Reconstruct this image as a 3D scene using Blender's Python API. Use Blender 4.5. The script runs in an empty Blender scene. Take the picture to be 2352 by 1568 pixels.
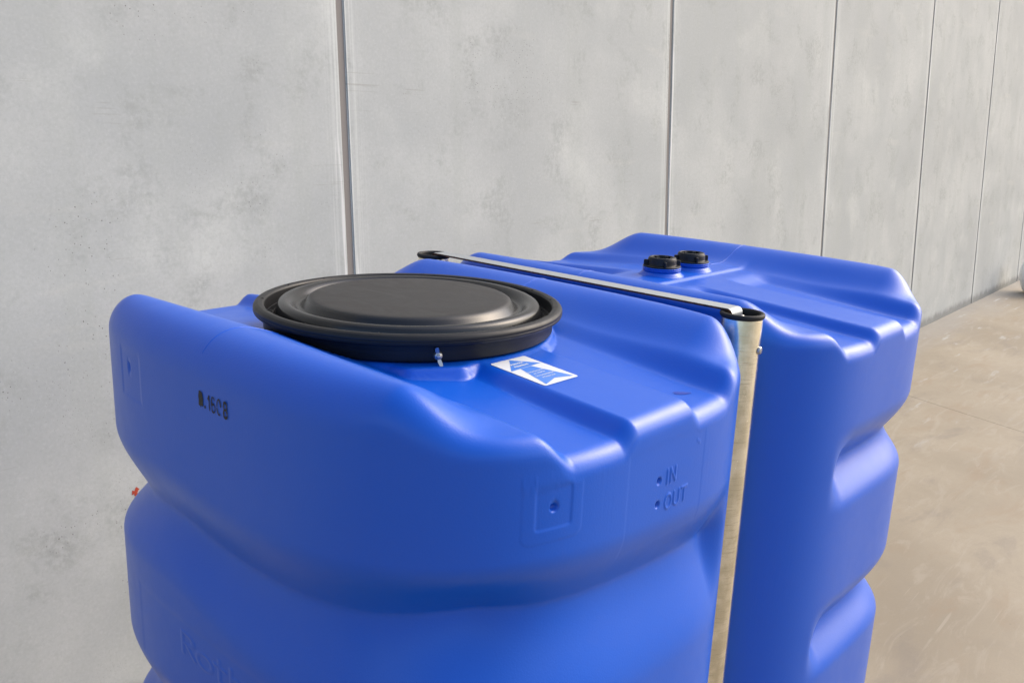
import bpy, math, random
import numpy as np
from mathutils import Matrix, Vector

# ------------------------------------------------------------------ camera, world, sun, exposure
S = bpy.context.scene
C = S.collection
CAM_H = 1.75
PITCH, ROLL, LENS = 0.20543, -0.0085, 36.0 * 2084.0 / 2352.0

cd = bpy.data.cameras.new("camera")
cam = bpy.data.objects.new("camera", cd)
C.objects.link(cam)
S.camera = cam
cd.sensor_width = 36.0
cd.lens = LENS
cd.clip_start, cd.clip_end = 0.05, 3000.0
cp, sp = math.cos(PITCH), math.sin(PITCH)
cr, sr = math.cos(ROLL), math.sin(ROLL)
fwd = Vector((0, cp, -sp)); up0 = Vector((0, sp, cp)); rt0 = Vector((1, 0, 0))
rt = cr * rt0 + sr * up0
up = -sr * rt0 + cr * up0
cm = Matrix((rt, up, -fwd)).transposed().to_4x4()
cm.translation = (0, 0, CAM_H)
cam.matrix_world = cm

PSI = 0.70493                                   # the wall's direction, clockwise from +y
WDIR = Vector((math.sin(PSI), math.cos(PSI), 0))        # along the wall, away from the camera
OPEN = Vector((math.cos(PSI), -math.sin(PSI), 0))       # out of the wall, towards the open yard
WALL_D = 1.5146 * CAM_H

SUN_EL = math.radians(38)
sun_h = (0.42 * OPEN + 0.9 * WDIR).normalized()        # a veiled sun beyond the far end of the wall
SUN_AZ = math.atan2(sun_h.x, sun_h.y)
sun_dir = Vector((sun_h.x * math.cos(SUN_EL), sun_h.y * math.cos(SUN_EL), math.sin(SUN_EL)))

world = bpy.data.worlds.new("World")
S.world = world
world.use_nodes = True
nt = world.node_tree
bg = nt.nodes["Background"]
sky = nt.nodes.new("ShaderNodeTexSky")
sky.sky_type = 'NISHITA'
sky.sun_disc = False
sky.sun_elevation = SUN_EL
sky.sun_rotation = SUN_AZ
sky.altitude = 0
sky.air_density = 1.0
sky.dust_density = 4
sky.ozone_density = 1.0
nt.links.new(sky.outputs[0], bg.inputs[0])
bg.inputs[1].default_value = 0.15

sl = bpy.data.lights.new("sun", 'SUN')
sl.energy = 0.33
sl.angle = math.radians(45)
sl.color = (1.0, 0.95, 0.88)
so = bpy.data.objects.new("sun", sl)
C.objects.link(so)
so.rotation_euler = (-sun_dir).to_track_quat('-Z', 'Y').to_euler()

S.view_settings.view_transform = 'Standard'
S.view_settings.look = 'None'
S.view_settings.gamma = 1.0
S.view_settings.exposure = 1.05
S.render.engine = 'CYCLES'
S.cycles.max_bounces = 8
S.cycles.diffuse_bounces = 5

# ------------------------------------------------------------------ helpers
def tag(o, label=None, cat=None, group=None, kind=None):
    for k, v in (("label", label), ("category", cat), ("group", group), ("kind", kind)):
        if v:
            o[k] = v
    return o

def empty(name, mat):
    o = bpy.data.objects.new(name, None)
    C.objects.link(o)
    o.empty_display_size = 0.1
    o.matrix_world = mat
    return o

def link(name, me, mat, parent=None, local=None):
    o = bpy.data.objects.new(name, me)
    C.objects.link(o)
    if mat is not None:
        me.materials.append(mat)
    if parent is not None:
        o.parent = parent
    if local is not None:
        o.matrix_local = local
    return o

def mesh_from(name, verts, faces, smooth=True):
    me = bpy.data.meshes.new(name)
    me.from_pydata([tuple(v) for v in verts], [], faces)
    me.update()
    if smooth:
        me.polygons.foreach_set("use_smooth", [True] * len(me.polygons))
    return me

def grid_mesh(name, V, quads, smooth=True):
    """V: (n,3) array, quads: (m,4) array"""
    me = bpy.data.meshes.new(name)
    n, m = len(V), len(quads)
    me.vertices.add(n)
    me.vertices.foreach_set("co", np.ascontiguousarray(V, dtype=np.float32).ravel())
    me.loops.add(m * 4)
    me.loops.foreach_set("vertex_index", np.ascontiguousarray(quads, dtype=np.int32).ravel())
    me.polygons.add(m)
    me.polygons.foreach_set("loop_start", np.arange(0, m * 4, 4, dtype=np.int32))
    me.polygons.foreach_set("loop_total", np.full(m, 4, dtype=np.int32))
    me.polygons.foreach_set("use_smooth", np.full(m, smooth, dtype=bool))
    me.update(calc_edges=True)
    me.validate()
    return me

def ring_quads(nr, nc, closed=True):
    i = np.arange(nr - 1)[:, None]
    j = np.arange(nc if closed else nc - 1)[None, :]
    j2 = (j + 1) % nc
    a = i * nc + j; b = i * nc + j2; c = (i + 1) * nc + j2; d = (i + 1) * nc + j
    return np.stack([a, b, c, d], -1).reshape(-1, 4)

def lathe(name, prof, n=96, close=False):
    """prof: list of (r, z) going so that the outside faces out; returns mesh"""
    prof = np.array(prof, float)
    th = np.linspace(0, 2 * np.pi, n, endpoint=False)
    V = np.stack([prof[:, 0:1] * np.cos(th), prof[:, 0:1] * np.sin(th), np.repeat(prof[:, 1:2], n, 1)], -1).reshape(-1, 3)
    q = ring_quads(len(prof), n)[:, ::-1]
    if close:
        a = (len(prof) - 1) * n + np.arange(n); a2 = (len(prof) - 1) * n + (np.arange(n) + 1) % n
        b = np.arange(n); b2 = (np.arange(n) + 1) % n
        q = np.vstack([q, np.stack([a, a2, b2, b], -1)[:, ::-1]])
    return grid_mesh(name, V, q)

def round_prof(pts, rad, seg=5):
    """round the inner corners of an open (r,z) polyline"""
    out = [pts[0]]
    for i in range(1, len(pts) - 1):
        p0, p, p1 = (np.array(x, float) for x in (pts[i - 1], pts[i], pts[i + 1]))
        r = rad[i] if isinstance(rad, (list, tuple)) else rad
        a = (p0 - p); b = (p1 - p)
        la, lb = np.linalg.norm(a), np.linalg.norm(b)
        k = min(r, la * .48, lb * .48)
        A = p + a / la * k; B = p + b / lb * k
        for t in np.linspace(0, 1, seg + 1):
            out.append(tuple((1 - t) ** 2 * A + 2 * t * (1 - t) * p + t * t * B))
    out.append(pts[-1])
    return out

def box_bevel(name, sx, sy, sz, bev, org=(0, 0, 0)):
    """a box from org to org+s with chamfered vertical edges on all sides (cheap, 24 verts)"""
    import bmesh
    bm = bmesh.new()
    bmesh.ops.create_cube(bm, size=1.0)
    for v in bm.verts:
        v.co = Vector(((v.co.x + .5) * sx + org[0], (v.co.y + .5) * sy + org[1], (v.co.z + .5) * sz + org[2]))
    if bev > 0:
        bmesh.ops.bevel(bm, geom=bm.edges[:], offset=bev, segments=2, affect='EDGES')
    me = bpy.data.meshes.new(name)
    bm.to_mesh(me); bm.free()
    return me

def sstep(a, b, x):
    t = np.clip((x - a) / (b - a), 0, 1)
    return t * t * (3 - 2 * t)

# ------------------------------------------------------------------ node helpers
class NB:
    def __init__(self, name):
        self.m = bpy.data.materials.new(name)
        self.m.use_nodes = True
        self.t = self.m.node_tree
        self.b = self.t.nodes["Principled BSDF"]
    def n(self, typ, **kw):
        o = self.t.nodes.new(typ)
        for k, v in kw.items():
            setattr(o, k, v)
        return o
    def set(self, inp, v):
        if hasattr(v, "is_output") or isinstance(v, bpy.types.NodeSocket):
            self.t.links.new(v, inp)
        else:
            inp.default_value = v
    def math(self, op, a, b=0.0, c=None, clamp=False):
        o = self.n("ShaderNodeMath", operation=op)
        o.use_clamp = clamp
        self.set(o.inputs[0], a); self.set(o.inputs[1], b)
        if c is not None:
            self.set(o.inputs[2], c)
        return o.outputs[0]
    def coord(self, which="Object"):
        return self.n("ShaderNodeTexCoord").outputs[which]
    def mapping(self, v, scale=(1, 1, 1), loc=(0, 0, 0), rot=(0, 0, 0)):
        o = self.n("ShaderNodeMapping")
        self.t.links.new(v, o.inputs[0])
        self.set(o.inputs["Location"], loc) if not isinstance(loc, tuple) else setattr(o.inputs["Location"], "default_value", loc)
        o.inputs["Rotation"].default_value = rot
        o.inputs["Scale"].default_value = scale
        return o.outputs[0]
    def noise(self, v, scale, detail=4, rough=.55, dist=0.0):
        o = self.n("ShaderNodeTexNoise")
        self.t.links.new(v, o.inputs["Vector"])
        o.inputs["Scale"].default_value = scale
        o.inputs["Detail"].default_value = detail
        o.inputs["Roughness"].default_value = rough
        o.inputs["Distortion"].default_value = dist
        return o.outputs["Fac"]
    def voro(self, v, scale, feature='F1', rand=1.0):
        o = self.n("ShaderNodeTexVoronoi", feature=feature)
        self.t.links.new(v, o.inputs["Vector"])
        o.inputs["Scale"].default_value = scale
        o.inputs["Randomness"].default_value = rand
        return o.outputs["Distance"]
    def ramp(self, f, lo, hi, smooth=True):
        o = self.n("ShaderNodeMapRange")
        o.interpolation_type = 'SMOOTHSTEP' if smooth else 'LINEAR'
        o.clamp = True
        self.set(o.inputs["Value"], f)
        o.inputs["From Min"].default_value = lo
        o.inputs["From Max"].default_value = hi
        return o.outputs[0]
    def mix(self, f, a, b, mode='MIX'):
        o = self.n("ShaderNodeMix", data_type='RGBA', blend_type=mode)
        self.set(o.inputs["Factor"], f)
        self.set(o.inputs["A"], a) if False else self._c(o.inputs[6], a)
        self._c(o.inputs[7], b)
        return o.outputs[2]
    def _c(self, inp, v):
        if isinstance(v, bpy.types.NodeSocket):
            self.t.links.new(v, inp)
        else:
            inp.default_value = (*v, 1.0) if len(v) == 3 else v
    def bump(self, h, strength, dist, normal=None):
        o = self.n("ShaderNodeBump")
        o.inputs["Strength"].default_value = strength
        o.inputs["Distance"].default_value = dist
        self.t.links.new(h, o.inputs["Height"])
        if normal is not None:
            self.t.links.new(normal, o.inputs["Normal"])
        return o.outputs["Normal"]
    def sep(self, v):
        o = self.n("ShaderNodeSeparateXYZ")
        self.t.links.new(v, o.inputs[0])
        return o.outputs
    def out(self, color=None, rough=None, normal=None, metal=None, spec=None):
        if color is not None: self._c(self.b.inputs["Base Color"], color)
        if rough is not None: self.set(self.b.inputs["Roughness"], rough)
        if normal is not None: self.set(self.b.inputs["Normal"], normal)
        if metal is not None: self.set(self.b.inputs["Metallic"], metal)
        if spec is not None: self.set(self.b.inputs["Specular IOR Level"], spec)
        return self.m

def m_tank():
    k = NB("blue polyethylene")
    P = k.coord()
    brush = k.noise(k.mapping(P, (260, 260, 9)), 1.0, 3, .6)
    bmask = k.ramp(k.noise(k.mapping(P, (3, 3, 1.6)), 1.6, 2), .45, .62)
    peel = k.noise(P, 420, 2, .5)
    big = k.noise(P, 5, 2)
    scuff = k.ramp(k.noise(k.mapping(P, (1, 1, 1), rot=(.6, .3, .8)), 14, 6, .7, 1.5), .62, .80)
    col = k.mix(k.math('MULTIPLY', scuff, .10), (.003, .094, .555), (.022, .125, .58))
    col = k.mix(k.math('MULTIPLY', k.math('MULTIPLY', k.ramp(brush, .4, .7), bmask), .10), col, (.025, .10, .50))
    rough = k.math('ADD', .27, k.math('MULTIPLY', k.noise(P, 30, 4), .12))
    h = k.math('ADD', k.math('MULTIPLY', k.math('MULTIPLY', brush, bmask), .5), k.math('MULTIPLY', peel, .5))
    n1 = k.bump(h, .48, .0006)
    n2 = k.bump(big, .10, .004, n1)
    return k.out(col, rough, n2, 0.0, .48)

def m_black(name="black plastic", col=(.009, .0095, .011), r=.34):
    k = NB(name)
    P = k.coord()
    dust = k.ramp(k.noise(P, 16, 5, .65, .6), .50, .75)
    c = k.mix(k.math('MULTIPLY', dust, .12), col, (.03, .03, .031))
    rough = k.math('ADD', r, k.math('MULTIPLY', k.noise(P, 40, 4), .18))
    return k.out(c, rough, k.bump(k.noise(P, 600, 2), .12, .0004), 0, .32)

def m_lid_disc():
    k = NB("dusty black plastic")
    P = k.coord()
    x, y, z = k.sep(P)
    r = k.math('SQRT', k.math('ADD', k.math('MULTIPLY', x, x), k.math('MULTIPLY', y, y)))
    inner = k.ramp(r, .154, .143)
    dust = k.math('ADD', .62, k.math('MULTIPLY', k.ramp(k.noise(P, 9, 5, .6, 1.2), .35, .7), .38))
    spots = k.ramp(k.noise(P, 55, 5, .7), .58, .72)
    f = k.math('MULTIPLY', inner, dust)
    f = k.math('ADD', f, k.math('MULTIPLY', spots, .08), clamp=True)
    wipe = k.ramp(k.noise(k.mapping(P, (3, 14, 3), rot=(0, 0, .5)), 2.2, 4, .6, .5), .52, .66)
    f = k.math('MULTIPLY', f, k.math('SUBTRACT', 1.0, k.math('MULTIPLY', wipe, .28)))
    c = k.mix(f, (.010, .0105, .012), (.027, .026, .025))
    rough = k.math('ADD', .23, k.math('MULTIPLY', f, .46))
    return k.out(c, rough, k.bump(k.noise(P, 500, 3), .15, .0004), 0, .45)

def m_galv():
    k = NB("galvanised steel")
    P = k.coord()
    fine = k.noise(k.mapping(P, (300, 300, 60)), 1.0, 4, .65)
    rings = k.noise(k.mapping(P, (30, 30, 420)), 1.0, 3, .6)
    blot = k.noise(P, 26, 5, .6)
    c = k.mix(k.ramp(blot, .40, .62), (.74, .68, .53), (.92, .86, .71))
    c = k.mix(k.math('MULTIPLY', k.ramp(rings, .52, .72), .45), c, (.42, .36, .26))
    rust = k.ramp(k.noise(P, 19, 3), .72, .80)
    c = k.mix(k.math('MULTIPLY', rust, .5), c, (.42, .27, .12))
    rough = k.math('ADD', .13, k.math('MULTIPLY', fine, .20))
    h = k.math('ADD', k.math('MULTIPLY', fine, .5), k.math('MULTIPLY', rings, .7))
    return k.out(c, rough, k.bump(h, .22, .0006), 1.0)

def m_strap():
    k = NB("zinc plated strap steel")
    P = k.coord()
    a = k.noise(k.mapping(P, (4, 60, 60)), 4.0, 4, .6)
    c = k.mix(a, (.36, .385, .395), (.47, .495, .505))
    return k.out(c, k.math('ADD', .48, k.math('MULTIPLY', a, .15)), k.bump(k.noise(P, 350, 3), .15, .0004), .8)

def m_rust():
    k = NB("rusty cut edge")
    P = k.coord()
    a = k.noise(P, 130, 4, .7)
    c = k.mix(k.ramp(a, .35, .65), (.022, .012, .008), (.13, .045, .018))
    c = k.mix(k.ramp(k.noise(P, 60, 3), .62, .70), c, (.25, .22, .18))
    return k.out(c, .75, k.bump(a, .4, .0008), .2)

def m_plain(name, col, rough=.4, metal=0.0):
    k = NB(name)
    P = k.coord()
    a = k.noise(P, 120, 3)
    c = k.mix(k.math('MULTIPLY', a, .3), col, tuple(x * .75 for x in col))
    return k.out(c, rough, k.bump(k.noise(P, 500, 2), .08, .0003), metal)

def m_concrete():
    k = NB("grey precast concrete")
    P0 = k.coord()
    oi = k.n("ShaderNodeObjectInfo")
    off = k.n("ShaderNodeCombineXYZ")
    k.set(off.inputs[0], k.math('MULTIPLY', oi.outputs["Random"], 37.0))
    k.set(off.inputs[2], k.math('MULTIPLY', oi.outputs["Random"], 19.0))
    va = k.n("ShaderNodeVectorMath", operation='ADD')
    k.t.links.new(P0, va.inputs[0]); k.t.links.new(off.outputs[0], va.inputs[1])
    P = va.outputs[0]
    x, y, z = k.sep(P0)
    cloud = k.noise(P, 1.3, 5, .55, .3)
    cloud2 = k.noise(P, 4.2, 6, .62, .4)
    drip = k.noise(k.mapping(P, (7, 7, .55)), 1.0, 5, .6, .3)
    mott = k.noise(P, 38, 6, .72)
    fine = k.noise(P, 220, 4, .7)
    c = k.mix(k.ramp(cloud, .32, .70), (.378, .398, .398), (.476, .492, .482))
    c = k.mix(k.math('MULTIPLY', k.ramp(drip, .48, .66), .42), c, (0.385, 0.406, 0.390))
    patch = k.math('MULTIPLY', k.ramp(cloud2, .50, .66), k.ramp(mott, .36, .62))
    c = k.mix(k.math('MULTIPLY', patch, .78), c, (0.3, 0.317, 0.307))
    c = k.mix(k.math('MULTIPLY', k.ramp(k.noise(P, 2.4, 4, .5), .55, .75), .30), c, (0.66, 0.681, 0.640))
    c = k.mix(k.math('MULTIPLY', k.ramp(k.noise(k.mapping(P, (1.2, 1, 8)), 1.1, 3), .60, .75), .22), c, (0.56, 0.556, 0.500))
    c = k.mix(k.math('MULTIPLY', k.ramp(mott, .46, .58), .20), c, (0.36, 0.380, 0.365))
    c = k.mix(k.math('MULTIPLY', k.ramp(fine, .35, .65), .22), c, (0.38, 0.395, 0.380))
    c = k.mix(k.math('MULTIPLY', k.ramp(k.noise(P, .8, 4, .5, .2), .50, .70), .35), c, (.33, .345, .345))
    tone = k.math('ADD', .955, k.math('MULTIPLY', oi.outputs["Random"], .07))
    tm = k.n("ShaderNodeVectorMath", operation='SCALE')
    k.t.links.new(c, tm.inputs[0]); k.t.links.new(tone, tm.inputs["Scale"])
    c = tm.outputs[0]
    mid = k.noise(P, 95, 5, .65, .2)
    c = k.mix(k.math('MULTIPLY', k.ramp(mid, .50, .64), .20), c, (.31, .32, .32))
    c = k.mix(k.math('MULTIPLY', k.ramp(mid, .46, .34), .14), c, (.62, .635, .62))
    # pin holes in clusters
    vd = k.voro(P, 62)
    vd2 = k.voro(P, 130)
    clus = k.ramp(k.noise(P, 2.1, 3), .52, .66)
    hole = k.math('MULTIPLY', k.ramp(vd, .15, .09), clus)
    hole2 = k.math('MULTIPLY', k.ramp(vd2, .16, .08), k.ramp(k.noise(P, 3.1, 3), .58, .70))
    hh = k.math('MAXIMUM', hole, hole2)
    c = k.mix(k.math('MULTIPLY', hh, .75), c, (.10, .09, .08))
    # cement skin along the panel edges: pale runs
    W = 2.27
    ex = k.math('MINIMUM', x, k.math('SUBTRACT', W, x))
    exw = k.math('ADD', ex, k.math('MULTIPLY', k.math('SUBTRACT', k.noise(k.mapping(P, (6, 6, .8)), 1.0, 4), .5), .10))
    edge = k.ramp(exw, .115, .02)
    streak = k.ramp(k.noise(k.mapping(P, (85, 85, .7)), 1.0, 2), .42, .62)
    c = k.mix(k.math('MULTIPLY', k.math('MULTIPLY', edge, streak), .42), c, (0.68, 0.707, 0.675))
    run = k.noise(k.mapping(P, (40, 40, 1.5)), 1.0, 2, .5)
    c = k.mix(k.math('MULTIPLY', k.math('MULTIPLY', k.ramp(exw, .06, .03), k.ramp(run, .55, .62)), .45), c, (.80, .80, .79))
    # dirt splashed up at the foot
    zz = k.math('ADD', z, k.math('MULTIPLY', k.noise(k.mapping(P, (9, 9, 5)), 1.0, 6, .7), -.16))
    foot = k.ramp(zz, .035, -.05)
    c = k.mix(k.math('MULTIPLY', foot, .65), c, (.12, .12, .115))
    # a few hairline scratches
    sc = k.noise(k.mapping(P, (.8, 1, 120), rot=(0, .03, 0)), 1.0, 2, .4)
    smask = k.ramp(k.noise(P, 3.3, 2), .60, .68)
    c = k.mix(k.math('MULTIPLY', k.math('MULTIPLY', k.ramp(sc, .64, .68), smask), .35), c, (.24, .225, .20))
    h = k.math('ADD', k.math('MULTIPLY', mott, .6), k.math('MULTIPLY', fine, .3))
    h = k.math('SUBTRACT', h, k.math('MULTIPLY', hh, 1.2))
    rough = k.math('ADD', .62, k.math('MULTIPLY', mott, .2))
    return k.out(c, rough, k.bump(h, .35, .0015), 0, .35)

def m_ground():
    k = NB("tan concrete floor")
    P = k.coord()
    cl = k.noise(P, .7, 5, .55, .3)
    cl2 = k.noise(k.mapping(P, (1, 2.6, 1), rot=(0, 0, .5)), 1.7, 6, .65, .5)
    mott = k.noise(P, 22, 7, .75)
    fine = k.noise(P, 160, 4, .7)
    c = k.mix(k.ramp(cl, .3, .7), (.248, .207, .147), (.335, .285, .208))
    c = k.mix(k.math('MULTIPLY', k.ramp(cl2, .52, .72), .45), c, (0.186, 0.160, 0.133))
    c = k.mix(k.math('MULTIPLY', k.ramp(cl2, .48, .30), .40), c, (0.266, 0.190, 0.118))
    c = k.mix(k.math('MULTIPLY', k.ramp(mott, .45, .70), .35), c, (0.282, 0.240, 0.186))
    c = k.mix(k.math('MULTIPLY', k.ramp(fine, .4, .75), .25), c, (.20, .17, .13))
    def scr(rot, sc, lo, hi, mlo, amt, c, col=(.42, .38, .31)):
        s = k.noise(k.mapping(P, sc, rot=(0, 0, rot)), 1.0, 3, .5, .4)
        mk = k.ramp(k.noise(P, 2.3 + rot, 3), mlo, mlo + .1)
        return k.mix(k.math('MULTIPLY', k.math('MULTIPLY', k.ramp(s, lo, hi), mk), amt), c, col)
    c = scr(.55, (.7, 48, 1), .66, .71, .50, .30, c)
    c = scr(1.15, (.9, 60, 1), .67, .72, .52, .28, c)
    c = scr(2.25, (.8, 52, 1), .67, .72, .50, .22, c)
    c = scr(2.85, (.6, 40, 1), .66, .72, .52, .22, c, (.13, .11, .09))
    c = k.mix(k.math('MULTIPLY', k.ramp(k.noise(k.mapping(P, (1, 5, 1), rot=(0, 0, .9)), 2.2, 7, .7, 1.0), .50, .66), .30), c, (.39, .345, .275))
    speck = k.ramp(k.voro(P, 17), .09, .05)
    c = k.mix(k.math('MULTIPLY', speck, k.math('MULTIPLY', k.ramp(k.noise(P, 5, 2), .5, .6), .35)), c, (.12, .10, .08))
    # pale lime runs on the slab close to the wall (object y = distance from wall)
    x, y, z = k.sep(P)
    near = k.ramp(k.math('ADD', y, k.math('MULTIPLY', k.noise(k.mapping(P, (.6, 2, 1)), 2.0, 4, .6), .5)), .75, .28)
    c = k.mix(k.math('MULTIPLY', near, .55), c, (.30, .295, .28))
    lime = k.ramp(k.noise(k.mapping(P, (1.2, 7, 1)), 1.5, 5, .6), .60, .72)
    c = k.mix(k.math('MULTIPLY', lime, k.math('MULTIPLY', k.ramp(y, 1.8, .2), .6)), c, (.48, .48, .47))
    rough = k.math('ADD', .52, k.math('MULTIPLY', mott, .25))
    return k.out(c, rough, k.bump(k.math('ADD', mott, k.math('MULTIPLY', fine, .5)), .25, .0012), 0, .28)

MT = dict(tank=m_tank(), black=m_black(), lid=m_lid_disc(), galv=m_galv(), strap=m_strap(), rust=m_rust(),
          rubber=m_black("black rubber", (.014, .014, .014), .5), concrete=m_concrete(), ground=m_ground(),
          seal=m_plain("grey joint sealant", (.205, .188, .178), .7),
          bolt=m_plain("zinc bolt", (.52, .51, .49), .42, 1.0),
          white=m_plain("white sticker film", (.70, .72, .74), .4),
          print=m_plain("blue sticker print", (.075, .235, .72), .35),
          ink=m_plain("black stamp ink", (.012, .012, .012), .6),
          whitep=m_plain("white plastic", (.92, .92, .91), .35),
          red=m_plain("red paint", (.42, .05, .02), .6))

# ------------------------------------------------------------------ ground and wall
SLOPE = 0.0627                                   # the slab falls away from the wall
foot = -OPEN * WALL_D                            # a point on the wall's foot line
wall_mat = Matrix((WDIR, OPEN, Vector((0, 0, 1)))).transposed().to_4x4()   # x along wall, y = out, z up (left-handed flip fixed below)
if wall_mat.to_3x3().determinant() < 0:
    wall_mat = Matrix((-WDIR, OPEN, Vector((0, 0, 1)))).transposed().to_4x4()
    FLIP = -1
else:
    FLIP = 1
wall_mat.translation = foot

def gz(y):
    return -math.tan(SLOPE) * min(max(y, -1.0), 14.0)

def w2l(p):
    return wall_mat.inverted() @ Vector(p)

# the saw-cut joint seen on the slab at the right
j0 = w2l((2.9636, 6.466, 0)); j1 = w2l((3.378, 5.771, 0))
xj = j0.x
V, F = [], []
ys = [-.4, 0.0, .5, 1, 2, 3, 4.5, 6, 8, 11, 14, 40, 120, 500]
gap = .0022
sk = (j1.x - j0.x) / (j1.y - j0.y)
xs_l = [-500, -60, -20]; xs_r = [20, 60, 500]
cols = []
def colx(y, k):                                    # joint is nearly square to the wall
    return xj + sk * (y - j0.y if y < 14 else 14 - j0.y) + k
for y in ys:
    row = []
    for x in (-500, -60, -15):
        row.append((x, y, gz(y)))
    row.append((colx(y, -gap), y, gz(y))); row.append((colx(y, -gap), y, gz(y) - .005))
    row.append((colx(y, gap), y, gz(y) - .005)); row.append((colx(y, gap), y, gz(y)))
    for x in (25, 60, 500):
        row.append((x, y, gz(y)))
    cols.append(row)
nc = len(cols[0])
V = [p for r in cols for p in r]
F = [(i * nc + j, i * nc + j + 1, (i + 1) * nc + j + 1, (i + 1) * nc + j) for i in range(len(ys) - 1) for j in range(nc - 1)]
g = link("ground", mesh_from("ground", V, F, False), MT["ground"])
g.matrix_world = wall_mat
tag(g, "tan concrete yard floor with pale scratches and a thin saw cut joint", kind="structure")

wall = empty("concrete_wall", wall_mat)
tag(wall, "tall pale grey wall of upright precast concrete panels behind the tanks", "wall")
PW, PH, GAP = 1.298 * CAM_H, 6.0, .030
U0 = 1.252 * CAM_H
pm = box_bevel("panel", PW - GAP, .16, PH, .0045, (GAP / 2, -.16, -.12))
pm.materials.append(MT["concrete"])
sm = box_bevel("joint_sealant", GAP - .001, .1, PH, 0, (-GAP / 2 + .0005, -.1055, -.12))
sm.materials.append(MT["seal"])
for k in range(-3, 8):
    for nm, me in (("panel", pm), ("joint_sealant", sm)):
        o = bpy.data.objects.new(nm, me)
        C.objects.link(o)
        o.parent = wall
        xk = FLIP * (U0 + k * PW)
        o.location = (xk - (PW if (FLIP < 0 and nm == "panel") else 0), 0, 0)

# a smear of red paint on the wall, seen at the left edge of the front tank
def px_on_wall(px, py):
    d = fwd + (px - 1176) / 2084 * rt - (py - 784) / 2084 * up
    t = WALL_D / (-(d.dot(OPEN)))
    return w2l(Vector((0, 0, CAM_H)) + d * t)
c0 = px_on_wall(311, 1130)
rnd = random.Random(4)
pts = []
for i in range(26):
    a = i / 26 * 2 * math.pi
    r = .012 * (1 + .55 * math.sin(3 * a + 1) * rnd.random() + .3 * rnd.uniform(-1, 1))
    pts.append((c0.x + r * math.cos(a), .0008, c0.z + r * 1.05 * math.sin(a)))
V = [(c0.x, .0014, c0.z)] + pts
F = [(0, 1 + i, 1 + (i + 1) % 26) for i in range(26)]
link("paint_smear", mesh_from("paint_smear", V, F), MT["red"], wall)

# ------------------------------------------------------------------ tank geometry
YAW, TILT = 0.7411, 0.0627
e1 = Vector((math.cos(YAW), -math.sin(YAW), 0)); e2 = Vector((math.sin(YAW), math.cos(YAW), 0))
E1 = (math.cos(TILT) * e1 - math.sin(TILT) * Vector((0, 0, 1)))
E3 = (math.sin(TILT) * e1 + math.cos(TILT) * Vector((0, 0, 1)))
E2 = e2
O = Vector((-.3558, 1.129, -.2156 + CAM_H))
MB = .3014                                       # half the distance between the two crests
PER = .7269                                      # distance from tank to tank
# depth of the ground under the tanks, along E3
Oc = O + MB * E2
dist_w = (Oc - foot).dot(OPEN)
HT = (Oc.z - gz(dist_w)) * math.cos(SLOPE)
R3 = Matrix((E1, E2, E3)).transposed()

def frame(b, c=None):
    m = R3.to_4x4()
    m.translation = O + (MB + b) * E2 - (HT if c is None else -c) * E3
    return m

A, B = .462, .352
NP, NM = 3.7, 3.3

def top(u, v, kind):
    au, av = np.abs(u), np.abs(v)
    rib = (-.028 - np.where(u > 0, .074, .078) * au) if kind == 1 else (-.036 - np.where(u > 0, .06, .062) * au)
    dep = np.where(u > 0, .019, .018) * (.55 * sstep(.08, .14, au) + .45 * np.clip((au - .09) / .30, 0, 1))
    hw = np.where(u > 0, np.where(v < 0, .055 if kind == 1 else .044, .057), .0)
    ho = np.where(u > 0, .160, .160)
    tro = sstep(hw, hw + .028, av) * (1 - sstep(ho, ho + .042, av))
    H = rib - dep * tro
    if kind == 2:
        H = H + .0045 * (1 - sstep(.046, .060, au)) * (1 - sstep(.17, .25, av))
    crest = -.004 * (au / .4) ** 2
    E = np.where(u > 0, np.where(v < 0, 1 - sstep(.312, .408, u), 1 - sstep(.345, .430, u)), 1 - sstep(.275, .405, -u))
    H = H + .010 * sstep(.16, .21, av) * sstep(.18, .40, u)
    s = np.clip((av - .185) / (.294 - .185), 0, 1)
    rise = (s * s * (3 - 2 * s)) * .6 + .4 * np.sin(s * np.pi / 2) ** 2.2
    H = H * (1 - rise * E) + crest * rise * E
    if kind == 1:
        r = np.sqrt(u * u + v * v)
        k = 1 - sstep(.2140, .2205, r)
        # a lobe under the wing nut
        ca, sa = math.cos(math.radians(-33)), math.sin(math.radians(-33))
        q = u * ca + v * sa; t = -u * sa + v * ca
        lobe = .8 * (1 - sstep(.228, .239, q)) * (1 - sstep(.045, .062, np.abs(t) + (q - .215) * .9)) * (q > .1)
        k = np.maximum(k, lobe)
        H = H * (1 - k) + np.maximum(H, -.0405) * k
        H = H * (1 - k) + (-.0405) * k
    if kind == 2:
        for vc in (-.042, .070):
            r = np.sqrt(u * u + (v - vc) ** 2)
            H = np.maximum(H, -.024 - .012 * np.clip((r - .035) / .012, 0, 1) ** 1.5 - 1.0 * (r > .047))
    return H

def u_edge(v):
    return A * (1 - (abs(v) / B) ** NP) ** (1 / NP)

def v_edge(u):
    n = NP if u > 0 else NM
    return -B * (1 - (abs(u) / A) ** n) ** (1 / n)

def groove(c, low, shift=0.0):
    """inset of the body at depth c (negative down); low = length of the slope under the crease"""
    I = np.zeros_like(c)
    for c0 in (-.305, -.639, -.973, -1.307):
        x = c - c0 - shift
        tt = np.clip(-x / low, 0, 1)
        lower = .88 * (1 - sstep(.0, 1.0, tt)) + .12 * (1 - tt) ** 1.7
        ut = np.clip(x / .085, 0, 1)
        upper = .45 * (1 - sstep(.0, 1.0, ut)) + .55 * (1 - ut) ** 2.2
        I += np.where(x > 0, upper, lower)
    return np.minimum(I, 1)

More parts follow.
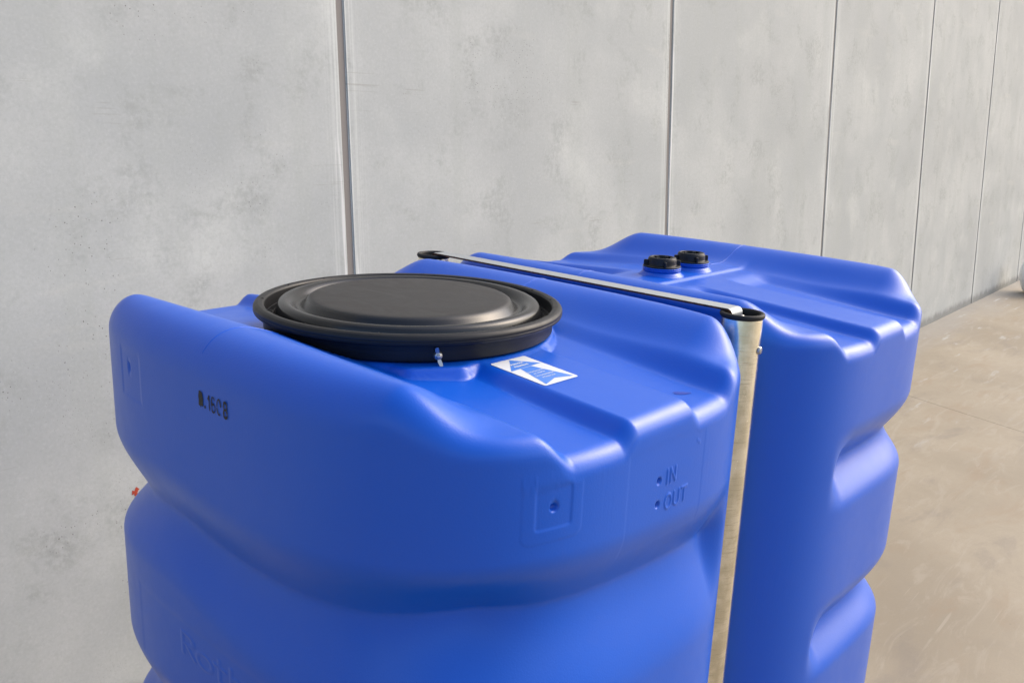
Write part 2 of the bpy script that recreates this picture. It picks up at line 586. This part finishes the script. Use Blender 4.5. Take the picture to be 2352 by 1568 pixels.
def seg_d(px, py, ax, ay, bx, by):
    dx, dy = bx - ax, by - ay
    t = np.clip(((px - ax) * dx + (py - ay) * dy) / (dx * dx + dy * dy + 1e-12), 0, 1)
    return np.hypot(px - ax - t * dx, py - ay - t * dy)

def emboss(v, c):
    """raised and sunk marks on the right-hand face of the front tank; v across, c up"""
    b = v + MB
    h = np.zeros_like(b)
    def raised(d, w, a):
        return a * (1 - sstep(w * .55, w * 1.25, d))
    def sunk(d, r, a):
        return -a * (1 - sstep(r * .45, r * 1.08, d))
    # the two sunk dots with IN and OUT
    def letters(x0, y0, hh, word):
        nonlocal h
        x = x0
        d = np.full_like(b, 9.0)
        for chx in word:
            if chx == 'I':
                d = np.minimum(d, seg_d(b, c, x, y0, x, y0 + hh)); x += .0075
            if chx == 'N':
                w = .0110
                for s in ((x, y0, x, y0 + hh), (x, y0 + hh, x + w, y0), (x + w, y0, x + w, y0 + hh)):
                    d = np.minimum(d, seg_d(b, c, *s))
                x += w + .0075
            if chx == 'O':
                rx, ry = .0068, hh / 2
                q = np.hypot((b - x - rx) / rx, (c - y0 - ry) / ry)
                d = np.minimum(d, np.abs(q - 1) * .0078); x += 2 * rx + .0065
            if chx == 'U':
                w = .0115
                d = np.minimum(d, seg_d(b, c, x, y0 + .0055, x, y0 + hh))
                d = np.minimum(d, seg_d(b, c, x + w, y0 + .0055, x + w, y0 + hh))
                q = np.hypot((b - x - w / 2) / (w / 2), (c - y0 - .006) / .006)
                d = np.minimum(d, np.where(c < y0 + .006, np.abs(q - 1) * .006, 9)); x += w + .0058
            if chx == 'T':
                w = .0125
                d = np.minimum(d, seg_d(b, c, x, y0 + hh, x + w, y0 + hh))
                d = np.minimum(d, seg_d(b, c, x + w / 2, y0, x + w / 2, y0 + hh)); x += w
        h += raised(d, .0016, .0011)
    h += sunk(np.hypot(b - .296, c + .1475), .0050, .006)
    h += sunk(np.hypot(b - .2965, c + .1785), .0050, .006)
    letters(.314, -.156, .0185, "IN")
    letters(.313, -.190, .0185, "OUT")
    # square frame with a sunk dot
    bx, cx = .112, -.1290
    h += sunk(np.hypot(b - bx, c - cx), .0058, .0065)
    def rr(hx, hy, r):
        qx = np.abs(b - bx) - hx + r; qy = np.abs(c - cx) - hy + r
        return np.hypot(np.maximum(qx, 0), np.maximum(qy, 0)) + np.minimum(np.maximum(qx, qy), 0) - r
    d1 = rr(.0240, .0250, .005)
    h += -.0010 * (1 - sstep(-.003, .001, d1))
    d2 = rr(.0385, .0395, .010)
    h += .0004 * (1 - sstep(-.002, .0015, d2))
    for sx, sy in ((-1, 1), (1, 1)):
        q = np.hypot(b - bx - sx * .031, c - cx - sy * .032)
        h += raised(np.abs(q - .0075), .0012, .0005)
    # faint label field
    qx = np.abs(b - .315) - .085; qy = np.abs(c + .165) - .066
    d3 = np.maximum(qx, qy)
    h += -.0003 * (1 - sstep(-.0025, .0025, d3))
    d3 = seg_d(b, c, .380, -.115, .387, -.120)
    h += raised(d3, .0015, .0006)
    return h

def name_relief(u, c):
    """faint raised maker's name on the second band of the long face"""
    d = np.full_like(u, 9.0)
    U0, C0, kx, hh = -.078, -.476, 1.75, .033
    X = (u - U0) / kx; Y = c - C0
    def s_(*a):
        nonlocal d
        d = np.minimum(d, seg_d(X, Y, *a))
    def ring(cx, cy, rx, ry, part=None):
        nonlocal d
        q = np.abs(np.hypot((X - cx) / rx, (Y - cy) / ry) - 1) * min(rx, ry)
        d = np.minimum(d, q if part is None else np.where(part, q, 9))
    s_(0, 0, 0, hh)                                             # R
    ring(.006, hh * .75, .011, hh * .25, X > .006)
    s_(0, hh, .006, hh); s_(0, hh * .5, .006, hh * .5); s_(.006, hh * .5, .018, 0)
    ring(.034, hh * .33, .011, hh * .33)                        # o
    s_(.056, 0, .056, hh * .95); s_(.049, hh * .66, .064, hh * .66); s_(.056, 0, .063, 0)   # t
    s_(.073, 0, .073, hh); ring(.082, hh * .42, .009, hh * .24, Y > hh * .42); s_(.091, 0, .091, hh * .42)   # h
    return .0007 * (1 - sstep(.0012, .0034, d))

def outline(kind):
    ph = np.linspace(0, 2 * np.pi, 40001)
    cs, sn = np.cos(ph), np.sin(ph)
    n = np.where(cs > 0, NP, NM)
    r = 1 / ((np.abs(cs) / A) ** n + (np.abs(sn) / B) ** n) ** (1 / n)
    x, y = r * cs, r * sn
    ds = np.hypot(np.diff(x), np.diff(y))
    # density: finer on the marked face of the front tank
    xm, ym = (x[1:] + x[:-1]) / 2, (y[1:] + y[:-1]) / 2
    dens = np.full_like(xm, 1 / .0058)
    if kind == 1:
        dens = np.where((xm > .3) & (ym > -.25) & (ym < .115), 1 / .0013, dens)
        dens = np.where((ym < 0) & (xm > -.25) & (xm < .13), 1 / .0020, dens)
    cum = np.concatenate([[0], np.cumsum(ds * dens)])
    N = int(cum[-1] / 2) * 2
    t = np.linspace(0, cum[-1], N, endpoint=False)
    p = np.interp(t, cum, ph)
    cs, sn = np.cos(p), np.sin(p)
    n = np.where(cs > 0, NP, NM)
    r = 1 / ((np.abs(cs) / A) ** n + (np.abs(sn) / B) ** n) ** (1 / n)
    x, y = r * cs, r * sn
    gx = n * np.abs(x / A) ** (n - 1) * np.sign(x) / A
    gy = n * np.abs(y / B) ** (n - 1) * np.sign(y) / B
    g = np.hypot(gx, gy)
    return x, y, gx / g, gy / g

def tank_mesh(kind):
    x, y, nx, ny = outline(kind)
    N = len(x)
    sup = x * nx + y * ny
    rf = .023 + .036 * np.abs(ny) ** 8.0          # edge rounding: larger on the long faces
    # top rings by distance from the edge
    dd = np.concatenate([np.linspace(0, 1, 22) ** 1.8 * .075, np.linspace(.075, .17, 26)[1:]])
    ts = [1 - d / .36 for d in dd]
    ts += list(np.linspace(ts[-1], .012, 74)[1:])
    ts = np.array(ts)[::-1]                        # centre -> edge
    t = ts[:, None]
    U, Vv = t * x, t * y
    d = (1 - t) * sup
    q = np.clip(1 - d / rf, 0, 1)
    drop = rf * (1 - np.sqrt(np.maximum(1 - q ** 2.2, 0)) ** 1.0)
    Z = top(U, Vv, kind) - drop
    # sides
    z0 = Z[-1]
    m1, m2 = 22, 0
    lev = []
    k = np.linspace(0, 1, 12)[1:, None]
    zt = -.128
    lev.append(z0 * (1 - k) + zt * k)
    st = [zt]
    zz = zt
    while zz > -HT + .05:
        if kind == 1 and zz > -.24:
            zz -= .0014
        elif kind == 1 and -.425 > zz > -.485:
            zz -= .0016
        elif zz > -.95:
            zz -= .0058
        else:
            zz -= .012
        st.append(zz)
    st = np.array(st[1:])[:, None] * np.ones((1, N))
    lev.append(st)
    L = np.vstack(lev)
    low = (.095 + .045 * sstep(-.10, .35, x)) if kind == 1 else np.full(N, .078)
    shift = np.zeros(N)
    if kind == 1:                                   # the crease rises and falls a little on its way round the body
        ang = np.degrees(np.arctan2(y, x))
        kx = [-181, -150, -125, -106, -90, -71, -60, -34, -24, -16, -6, 6, 18, 40, 181]
        ky = [.010, .010, .014, .022, .008, .007, .011, .036, .038, .033, .025, .018, .012, .010, .010]
        win = np.linspace(-9, 9, 13)
        shift = np.mean([np.interp(ang + w_, kx, ky) for w_ in win], axis=0)
    I = groove(L, low[None, :], shift[None, :])
    # where the grooves run round the body
    if kind == 1:
        g = np.ones(N)
        g = np.where((x > 0), 1 - sstep(.19, .235, y), g)          # dies out before the post
        g = np.where((x < 0), 1 - sstep(.19, .235, y), g)
        D = .026 + .007 * np.abs(nx) ** 2 + np.where(y < 0, np.where(x > 0, .033, .032), .0) * np.clip(2 * np.abs(nx * ny), 0, 1) ** 1.5
    else:
        g = sstep(-.170, -.095, y)
        D = np.full(N, .041)
    inset = I * (D * g)[None, :]
    draft = .006 * np.clip((-L - .1) / 1.5, 0, 1)
    h = 0
    if kind == 1:
        face = ((x > .3) & (y > -.26) & (y < .12))
        h = np.where(face[None, :], emboss(np.repeat(y[None, :], len(L), 0), L), 0)
        # small square with a dot far round on the long face
        uu = np.repeat(x[None, :], len(L), 0)
        fr = (y < 0)[None, :]
        dl = np.hypot(uu + .20, L + .086)
        h = h + np.where(fr, -.004 * (1 - sstep(.002, .0075, dl)), 0)
        qx = np.abs(uu + .195) - .035; qy = np.abs(L + .088) - .042
        h = h + np.where(fr, -.0010 * (1 - sstep(-.004, .004, np.maximum(qx, qy))), 0)
        h = h + np.where(fr & (L < -.40) & (L > -.52), name_relief(uu, L), 0)
        # flat field for the maker's name on the second band
        qx = np.abs(uu + .02) - .20; qy = np.abs(L + .485) - .060
        h = h + np.where(fr, -.0007 * (1 - sstep(-.006, .006, np.maximum(qx, qy))), 0)
    # foot rounding
    fr_ = np.clip((-L - (HT - .05)) / .05, 0, 1)
    off = -inset - draft + h - .05 * (1 - np.sqrt(np.maximum(1 - fr_ ** 2, 0)))
    PX = x[None, :] + nx[None, :] * off
    PY = y[None, :] + ny[None, :] * off
    allx = np.vstack([U, PX]); ally = np.vstack([Vv, PY]); allz = np.vstack([Z, L])
    # close the bottom
    allx = np.vstack([allx, PX[-1:] * .02]); ally = np.vstack([ally, PY[-1:] * .02]); allz = np.vstack([allz, np.full((1, N), -HT)])
    allz[-2] = np.maximum(allz[-2], -HT)
    V = np.stack([allx, ally, allz + HT], -1).reshape(-1, 3)
    return grid_mesh("tank_body", V, ring_quads(len(allx), N)[:, ::-1][:, [3, 2, 1, 0]])

def tube_path(name, P, r, n=8):
    P = [Vector(p) for p in P]
    V, F = [], []
    for i, p in enumerate(P):
        t = (P[min(i + 1, len(P) - 1)] - P[max(i - 1, 0)]).normalized()
        a = Vector((1, 0, 0)) if abs(t.x) < .9 else Vector((0, 0, 1))
        s = t.cross(a).normalized(); w = s.cross(t)
        for k in range(n):
            th = 2 * math.pi * k / n
            V.append(p + r * (math.cos(th) * s + math.sin(th) * w))
    for i in range(len(P) - 1):
        for k in range(n):
            F.append((i * n + k, i * n + (k + 1) % n, (i + 1) * n + (k + 1) % n, (i + 1) * n + k))
    return mesh_from(name, V, F)

def top_z(u, v, kind):
    """height of the finished top surface"""
    u = np.asarray(u, float); v = np.asarray(v, float)
    n = np.where(u > 0, NP, NM)
    s = (np.abs(u / A) ** n + np.abs(v / B) ** n) ** (1 / n)
    t = np.maximum(s, 1e-6)
    xx, yy = u / t, v / t
    gx = n * np.abs(xx / A) ** (n - 1) * np.sign(xx) / A
    gy = n * np.abs(yy / B) ** (n - 1) * np.sign(yy) / B
    g = np.hypot(gx, gy)
    sup = (xx * gx + yy * gy) / g
    rf = .023 + .036 * np.abs(gy / g) ** 8
    q = np.clip(1 - (1 - t) * sup / rf, 0, 1)
    return top(u, v, kind) - rf * (1 - np.sqrt(np.maximum(1 - q ** 2.2, 0)))

def seam(kind, parent):
    for sgn in (-1, 1):
        vs = np.linspace(.155 if kind == 2 else .232, B - .010, 60) * sgn
        zs = top_z(np.zeros_like(vs), vs, kind)
        P = [(0, v, z + HT) for v, z in zip(vs, zs)]
        link("mould_seam", tube_path("mould_seam", P, .0007), MT["tank"], parent)

tank1 = empty("water_tank", frame(0))
tag(tank1, "front blue plastic water tank with a big round black lid and a white sticker", "tank", "blue plastic water tanks")
link("tank_body", tank_mesh(1), MT["tank"], tank1)
seam(1, tank1)
tank2 = empty("water_tank", frame(PER))
tag(tank2, "rear blue plastic water tank with two small black screw caps on top", "tank", "blue plastic water tanks")
link("tank_body", tank_mesh(2), MT["tank"], tank2)
seam(2, tank2)

# ------------------------------------------------------------------ big lid of the front tank
def L3(x, y, z):
    return Matrix.Translation((x, y, z))
lid_base = HT
# clamp ring: lip on top, tall band below
prof = [(.196, -.020), (.2125, -.020), (.2130, -.0030), (.2155, -.0002), (.222, 0.0008), (.2265, -.001), (.229, -.0045), (.2292, -.0080),
        (.2284, -.0085), (.2292, -.0090), (.2290, -.0112), (.2283, -.0117), (.2286, -.0122), (.2270, -.0140), (.2215, -.0152), (.2165, -.0154), (.2160, -.0205),
        (.2155, -.0245), (.2150, -.0370), (.2110, -.0392)]
prof = round_prof(prof, .0012, 3)
lid = link("lid", lathe("lid_ring", prof, 180), MT["black"], tank1, L3(0, 0, lid_base))
lid["label"] = "large round black screw lid"
dome = [(.2128, -.0200), (.1985, -.0200), (.1972, -.004), (.1940, .0055), (.1880, .0090), (.1810, .0090), (.1740, .0050), (.1680, -.0015), (.1640, -.0030), (.1605, -.0018), (.1520, .0085), (.1475, .0118), (.1410, .0126), (.08, .0132), (.0005, .0134)]
dome = round_prof([(r, z - .0062 if z > -.01 else z) for r, z in dome], .0045, 5)
link("lid_dome", lathe("lid_dome", dome[::-1], 180), MT["lid"], lid)
# small moulded nicks on the lip
rnd = random.Random(7)
nv, nf = [], []
for i in range(14):
    a = i / 14 * 2 * math.pi + rnd.uniform(-.08, .08)
    ca, sa = math.cos(a), math.sin(a)
    w = .0004
    for (r0, z0, z1) in ((.2085, -.002, .0012), (.2245, -.002, .0012)):
        pass
    b0 = len(nv)
    for r in (.2150, .2235):
        for s in (-w, w):
            for z in (-.002, .0007 if r < .22 else .0004):
                nv.append((r * ca - s * sa, r * sa + s * ca, z))
    nf += [(b0, b0 + 1, b0 + 3, b0 + 2), (b0 + 4, b0 + 6, b0 + 7, b0 + 5), (b0 + 1, b0 + 5, b0 + 7, b0 + 3), (b0, b0 + 4, b0 + 5, b0 + 1), (b0 + 2, b0 + 3, b0 + 7, b0 + 6)]
nk = link("lip_ribs", mesh_from("lip_ribs", nv, nf, False), MT["black"], lid)
nk["kind"] = "stuff"

# wing nut on the band
wa = math.radians(-32)
wm = Matrix.Rotation(wa, 4, 'Z') @ L3(.2152, 0, -.0290) @ Matrix.Rotation(math.radians(90), 4, 'Y')
wing_prof = round_prof([(.0002, .0085), (.0024, .0085), (.0030, .0070), (.0050, .0062), (.0058, .0030), (.0062, .0), (.0062, -.003)], .0007, 3)
wing = link("wing_nut", lathe("wing_nut", wing_prof[::-1], 28), MT["bolt"], lid, wm)
import bmesh
def wing_blade(sgn):
    bm = bmesh.new()
    outl = [(.0035, -.0022), (.0075, -.0030), (.0120, -.0022), (.0135, .0004), (.0125, .0024), (.0085, .0026), (.0045, .0022)]
    vs = []
    for z in (.002, .0045):
        vs.append([bm.verts.new((sgn * px * math.cos(.25) , py + sgn * px * .25, z + px * .45)) for px, py in outl])
    n = len(outl)
    bm.faces.new(vs[0][::-1]); bm.faces.new(vs[1])
    for i in range(n):
        bm.faces.new((vs[0][i], vs[0][(i + 1) % n], vs[1][(i + 1) % n], vs[1][i]))
    bmesh.ops.recalc_face_normals(bm, faces=bm.faces[:])
    me = bpy.data.meshes.new("wing_blade")
    bm.to_mesh(me); bm.free()
    return me
# the blades belong to the nut: joined into its mesh
bm = bmesh.new()
bm.from_mesh(wing.data)
for s in (-1, 1):
    bm.from_mesh(wing_blade(s))
bm.to_mesh(wing.data); bm.free()

# ------------------------------------------------------------------ sticker
SA0, SA1, SB0, SB1 = .2195, .3165, .2465 - MB, .3140 - MB
def st(xf, yf, lift):
    """sticker fraction x (across, along +b), y (down, along +a) -> point on the tank"""
    u = SA0 + (SA1 - SA0) * yf
    v = SB0 + (SB1 - SB0) * xf
    return (u, v, -.028 - .074 * u + HT + lift)      # the flat middle rib
def st_mesh(name, polys, lift, mat, parent):
    V, F = [], []
    for poly in polys:
        n0 = len(V)
        P = [st(p[0], p[1], lift) for p in poly]
        a = sum(P[k][0] * P[(k + 1) % len(P)][1] - P[(k + 1) % len(P)][0] * P[k][1] for k in range(len(P)))
        V += P if a > 0 else P[::-1]
        F.append(tuple(range(n0, n0 + len(P))))
    return link(name, mesh_from(name, V, F, False), mat, parent)
def rrect(rx, ry):
    out = []
    for cx, cy, a0 in ((1 - rx, 1 - ry, 0), (rx, 1 - ry, 90), (rx, ry, 180), (1 - rx, ry, 270)):
        for k in range(7):
            a = math.radians(a0 + 15 * k)
            out.append((cx + rx * math.cos(a), cy + ry * math.sin(a)))
    return out
stk = st_mesh("sticker", [rrect(.055, .038)], .0006, MT["white"], tank1)
stk["label"] = "white sticker with a blue arrow and writing"
aL, aR, nL, nR, tL, tR, tN = (.045, .375), (.955, .345), (.315, .372), (.635, .365), (.085, .965), (.925, .945), (.505, .865)
st_mesh("arrow_print", [[(.51, .035), aR, aL], [nR, tR, tN], [nR, tN, nL], [nL, tN, tL]], .0008, MT["print"], stk)

def text_mesh(body, size, bold=0.0):
    cu = bpy.data.curves.new("t", 'FONT')
    cu.body = body
    cu.size = size
    cu.align_x = 'CENTER'
    cu.offset = bold
    cu.resolution_u = 3
    ob = bpy.data.objects.new("t", cu)
    C.objects.link(ob)
    bpy.context.view_layer.update()
    dg = bpy.context.evaluated_depsgraph_get()
    me = bpy.data.meshes.new_from_object(ob.evaluated_get(dg))
    bpy.data.objects.remove(ob)
    bpy.data.curves.remove(cu)
    return me

asp = (SA1 - SA0) / (SB1 - SB0)
for body, xf, yf, size, bold in (("Atenci\u00f3n", .475, .215, .098, .0035), ("Attention!", .475, .300, .098, .0035), ("Documentaci\u00f3n", .48, .555, .078, .001),
                                 ("en interior", .48, .625, .078, .001), ("Documentation", .50, .710, .082, .001), ("\u00e0 l'int\u00e9rieur", .50, .785, .082, .001)):
    me = text_mesh(body, size, bold)
    for v in me.vertices:
        v.co = Vector(st(xf + v.co.x, yf - v.co.y / asp, .0010))
    link("lettering", me, MT["white"], stk)

# ------------------------------------------------------------------ black stamp on the long face: strokes of ink following the body
def ink_strokes(name, strokes, u0, c0, sc, parent):
    V, F = [], []
    lift = .0005
    for pts, w in strokes:
        lift += .00003
        n0 = len(V)
        pts = [np.array(p, float) for p in pts]
        # resample
        rs = []
        for a, b in zip(pts[:-1], pts[1:]):
            m = max(2, int(np.linalg.norm(b - a) / .12))
            rs += [a + (b - a) * k / m for k in range(m)]
        rs.append(pts[-1])
        for i, p in enumerate(rs):
            t = rs[min(i + 1, len(rs) - 1)] - rs[max(i - 1, 0)]
            t = t / (np.linalg.norm(t) + 1e-9)
            nn = np.array([-t[1], t[0]])
            ww = w * (.82 + .18 * math.sin(i * 1.7 + n0))
            if i in (0, len(rs) - 1):
                ww *= .6
            for s in (-1, 1):
                qx, qy = p + nn * ww * s * .5
                u = u0 + qx * sc; c = c0 + qy * sc
                nrm = -1
                V.append((u, v_edge(u) - lift, c + HT))
        for i in range(len(rs) - 1):
            F.append((n0 + 2 * i, n0 + 2 * i + 1, n0 + 2 * i + 3, n0 + 2 * i + 2))
    o = link(name, mesh_from(name, V, F, False), MT["ink"], parent)
    o["label"] = "black stamped serial number"
    return o
arc = lambda cx, cy, rx, ry, a0, a1, n=14: [(cx + rx * math.cos(math.radians(a0 + (a1 - a0) * k / n)), cy + ry * math.sin(math.radians(a0 + (a1 - a0) * k / n))) for k in range(n + 1)]
strokes = [
    ([(.10, .05), (.10, .80), (.16, .95), (.30, 1.02)], .20), ([(.24, -.02), (.24, .93)], .17), ([(.36, .10), (.36, .90)], .17), ([(.48, .08), (.49, .62), (.44, .85), (.34, 1.0)], .20),
    ([(.76, .02), (.78, .22)], .20),
    ([(1.14, .70), (1.26, .84), (1.30, 1.0)], .20), ([(1.29, .98), (1.31, .0)], .12),
    (arc(1.78, .28, .19, .27, 150, -190), .09), ([(1.60, .32), (1.58, .72), (1.66, .98)], .14), (arc(1.76, .76, .17, .22, 130, 10, 8), .10), (arc(1.76, .30, .18, .28, 215, 285, 6), .17), (arc(1.76, .30, .18, .24, 140, 60, 6), .16),
    (arc(2.42, .50, .21, .50, 105, 5, 10), .15), (arc(2.42, .50, .21, .50, 110, 180, 8), .10), (arc(2.42, .50, .21, .48, 185, 290, 8), .12), (arc(2.44, .12, .10, .08, 200, 330, 5), .14),
    (arc(3.16, .74, .17, .24, 0, 360), .14), (arc(3.16, .26, .20, .27, 0, 360), .15), (arc(3.16, .28, .20, .27, 220, 320, 6), .2), (arc(3.16, .76, .18, .24, 40, 140, 6), .18),
]
ink_strokes("stamp_print", strokes, .004, -.0905, .0200, tank1)

# a scuff on the top of the front tank, near its right-hand end
V, F = [], []
for i, (pu, pv) in enumerate(((.398, .116), (.402, .122), (.407, .130), (.411, .138))):
    for k_ in (-1, 1):
        ww = .0030 * (1.0, 1.6, 1.2, .3)[i] * k_
        V.append((pu + ww, pv - ww * .5, float(top_z(pu + ww, pv - ww * .5, 1)) + HT + .0005))
F = [(2 * i, 2 * i + 1, 2 * i + 3, 2 * i + 2) for i in range(3)]
link("scuff_mark", mesh_from("scuff_mark", V, F), m_plain("scuffed blue", (.004, .04, .36), .5), tank1)

# ------------------------------------------------------------------ the two small caps of the rear tank
def screw_cap(vc, turn, first=None):
    base = Matrix.Translation((0, vc, HT - .0275)) @ Matrix.Rotation(turn, 4, 'Z')
    if first is None:
        neck = lathe("cap_neck", round_prof([(.030, -.02), (.0405, -.012), (.0350, -.0065), (.0345, .004), (.0392, .006), (.0396, .0085), (.0372, .0096), (.0372, .0112), (.0398, .0124), (.0398, .0148), (.037, .0158), (.030, .0158)], .0010, 3)[::-1], 72)
        body = lathe("screw_cap", round_prof([(.0300, .0158), (.0385, .0162), (.0388, .0190), (.0365, .0205), (.0305, .0212), (.0296, .0225), (.0293, .0360), (.0288, .0372), (.0290, .0384), (.0286, .0398), (.0276, .0408), (.0278, .0420), (.0268, .0438), (.0230, .0438), (.0222, .0425), (.0220, .0330), (.0140, .0325), (.0002, .0325)], .0008, 3)[::-1], 72)
        bm = bmesh.new()
        outl = [(.0285, .0195), (.0372, .0195), (.0378, .0215), (.0378, .0325), (.0370, .0350), (.0345, .0358), (.0285, .0350)]
        rows = [[bm.verts.new((r, s, z)) for r, z in outl] for s in (-.0022, .0022)]
        bm.faces.new(rows[0]); bm.faces.new(rows[1][::-1])
        for i in range(len(outl)):
            bm.faces.new((rows[0][i], rows[1][i], rows[1][(i + 1) % 7], rows[0][(i + 1) % 7]))
        bmesh.ops.recalc_face_normals(bm, faces=bm.faces[:])
        bmesh.ops.bevel(bm, geom=bm.edges[:], offset=.0006, segments=1, affect='EDGES')
        lug = bpy.data.meshes.new("cap_lug"); bm.to_mesh(lug); bm.free()
        bm = bmesh.new()
        rows = [[bm.verts.new((r, s, z)) for r, z in ((.0150, .0322), (.0226, .0322), (.0226, .0424), (.0165, .0424))] for s in (-.0035, .0035)]
        bm.faces.new(rows[0]); bm.faces.new(rows[1][::-1])
        for i in range(4):
            bm.faces.new((rows[0][i], rows[1][i], rows[1][(i + 1) % 4], rows[0][(i + 1) % 4]))
        bmesh.ops.recalc_face_normals(bm, faces=bm.faces[:])
        key = bpy.data.meshes.new("key_block"); bm.to_mesh(key); bm.free()
        for me_ in (neck, body, lug, key):
            me_.transform(Matrix.Diagonal((1, 1, .70, 1)))
        for me_, mt in ((neck, "tank"), (body, "black"), (lug, "black"), (key, "black")):
            me_.materials.append(MT[mt])
        first = (neck, body, lug, key)
    neck, body, lug, key = first
    nk = bpy.data.objects.new("cap_neck", neck); C.objects.link(nk); nk.parent = tank2; nk.matrix_local = base
    b = bpy.data.objects.new("screw_cap", body); C.objects.link(b); b.parent = tank2; b.matrix_local = base
    for i in range(4):
        o = bpy.data.objects.new("cap_lug", lug); C.objects.link(o); o.parent = b; o.matrix_local = Matrix.Rotation(i * math.pi / 2, 4, 'Z')
    for i in range(6):
        o = bpy.data.objects.new("key_block", key); C.objects.link(o); o.parent = b; o.matrix_local = Matrix.Rotation(.4 + i * math.pi / 3, 4, 'Z')
    return first
caps = screw_cap(-.042, math.radians(-46))
screw_cap(.070, math.radians(-38), caps)

# ------------------------------------------------------------------ posts and strap between the tanks
YT = .6760 - MB
cf = empty("clamping_frame", frame(YT, -HT))
tag(cf, "galvanised steel strap hooked into two round steel posts between the blue tanks", "clamping frame")
ZR = HT - .0105
TR = .0318
post = lathe("post", round_prof([(TR, 0), (TR, ZR), (TR - .003, ZR), (TR - .003, .0)], .0004, 2), 72)
gas = lathe("rubber_rim", round_prof([(TR + .0006, -.006), (TR + .0028, -.0035), (TR + .0032, 0), (TR + .0016, .0024), (TR - .002, .0026), (TR - .0045, .0005), (TR - .0048, -.006), (TR - .0035, -.10), (.0002, -.10)], .0014, 3), 72)
gas.materials.append(MT["rubber"])
bolt = lathe("bolt", round_prof([(.0062, 0), (.0062, .0022), (.0050, .0040), (.0001, .0042)], .0006, 3), 28)
bolt.materials.append(MT["bolt"])
post.materials.append(MT["galv"])
for sx in (-1, 1):
    p = bpy.data.objects.new("post", post); C.objects.link(p); p.parent = cf; p.location = (sx * .352, 0, 0)
    g_ = bpy.data.objects.new("rubber_rim", gas); C.objects.link(g_); g_.parent = p; g_.location = (0, 0, ZR)
    ang = math.radians(8 if sx > 0 else 172)
    bo = bpy.data.objects.new("bolt", bolt); C.objects.link(bo); bo.parent = p
    bo.matrix_local = Matrix.Rotation(ang, 4, 'Z') @ Matrix.Translation((TR, 0, ZR - .054)) @ Matrix.Rotation(math.pi / 2, 4, 'Y')
    bi = bpy.data.objects.new("bolt", bolt); C.objects.link(bi); bi.parent = p
    bi.matrix_local = Matrix.Translation((-sx * .004, .006, ZR - .010)) @ Matrix.Rotation(sx * math.pi / 2, 4, 'Y')

# strap: a bent flat bar, top and bottom faces zinc, cut edges rusty
ue, rb, th, w = .334, .006, .0034, .033
zs = ZR + .0026 + .0005
line = []
for a in np.linspace(90, 0, 7):
    line.append((ue + rb * math.cos(math.radians(a)), zs - rb + rb * math.sin(math.radians(a)), math.radians(a)))
line.append((ue + rb, zs - rb - .055, 0.0))
half = [(0.0, zs, math.pi / 2)] + line
full = [(-x, z, math.pi - a) for x, z, a in half[::-1]] + half[1:]
V, F, MI = [], [], []
for x, z, a in full:
    ox, oz = math.cos(a) * th, math.sin(a) * th
    V += [(x, -w / 2, z), (x, w / 2, z), (x + ox, w / 2, z + oz), (x + ox, -w / 2, z + oz)]
for i in range(len(full) - 1):
    for k in range(4):
        F.append((i * 4 + k, i * 4 + (k + 1) % 4, (i + 1) * 4 + (k + 1) % 4, (i + 1) * 4 + k))
        MI.append(1 if k in (1, 3) else 0)
me = mesh_from("strap", V, F, False)
bmx = bmesh.new(); bmx.from_mesh(me); bmesh.ops.recalc_face_normals(bmx, faces=bmx.faces[:]); bmx.to_mesh(me); bmx.free()
so_ = link("strap", me, MT["strap"], cf)
me.materials.append(MT["rust"])
me.polygons.foreach_set("material_index", MI)

# ------------------------------------------------------------------ white drum just inside the right edge of the frame
def on_ray(px, py, dist):
    d = fwd + (px - 1176) / 2084 * rt - (py - 784) / 2084 * up
    return Vector((0, 0, CAM_H)) + d * dist
def on_ground(px, py):
    d = fwd + (px - 1176) / 2084 * rt - (py - 784) / 2084 * up
    p = Vector((0, 0, CAM_H))
    t = 0.0
    for k in range(4000):
        t += .01
        q = p + d * t
        if q.z < gz(w2l(q).y):
            break
    return p + d * t
gp = on_ground(2391, 676)
k_ = (gp - Vector((0, 0, CAM_H))).dot(fwd) / 2084         # metres per picture unit at that distance
rr_ = 50 * k_
hh = 76 * k_
drum = link("plastic_drum", lathe("plastic_drum", round_prof([(.0005, 0), (rr_ * .60, 0), (rr_ * .80, hh * .12), (rr_ * 1.0, hh * .58), (rr_ * .84, hh * .97), (rr_ * .74, hh * 1.0), (.0005, hh * 1.02)], [0, .03, .1, .2, .03, .03, 0], 6), 64), MT["whitep"])
drum.location = gp
tag(drum, "small white bulging plastic drum standing on the floor near the wall's far end", "drum")
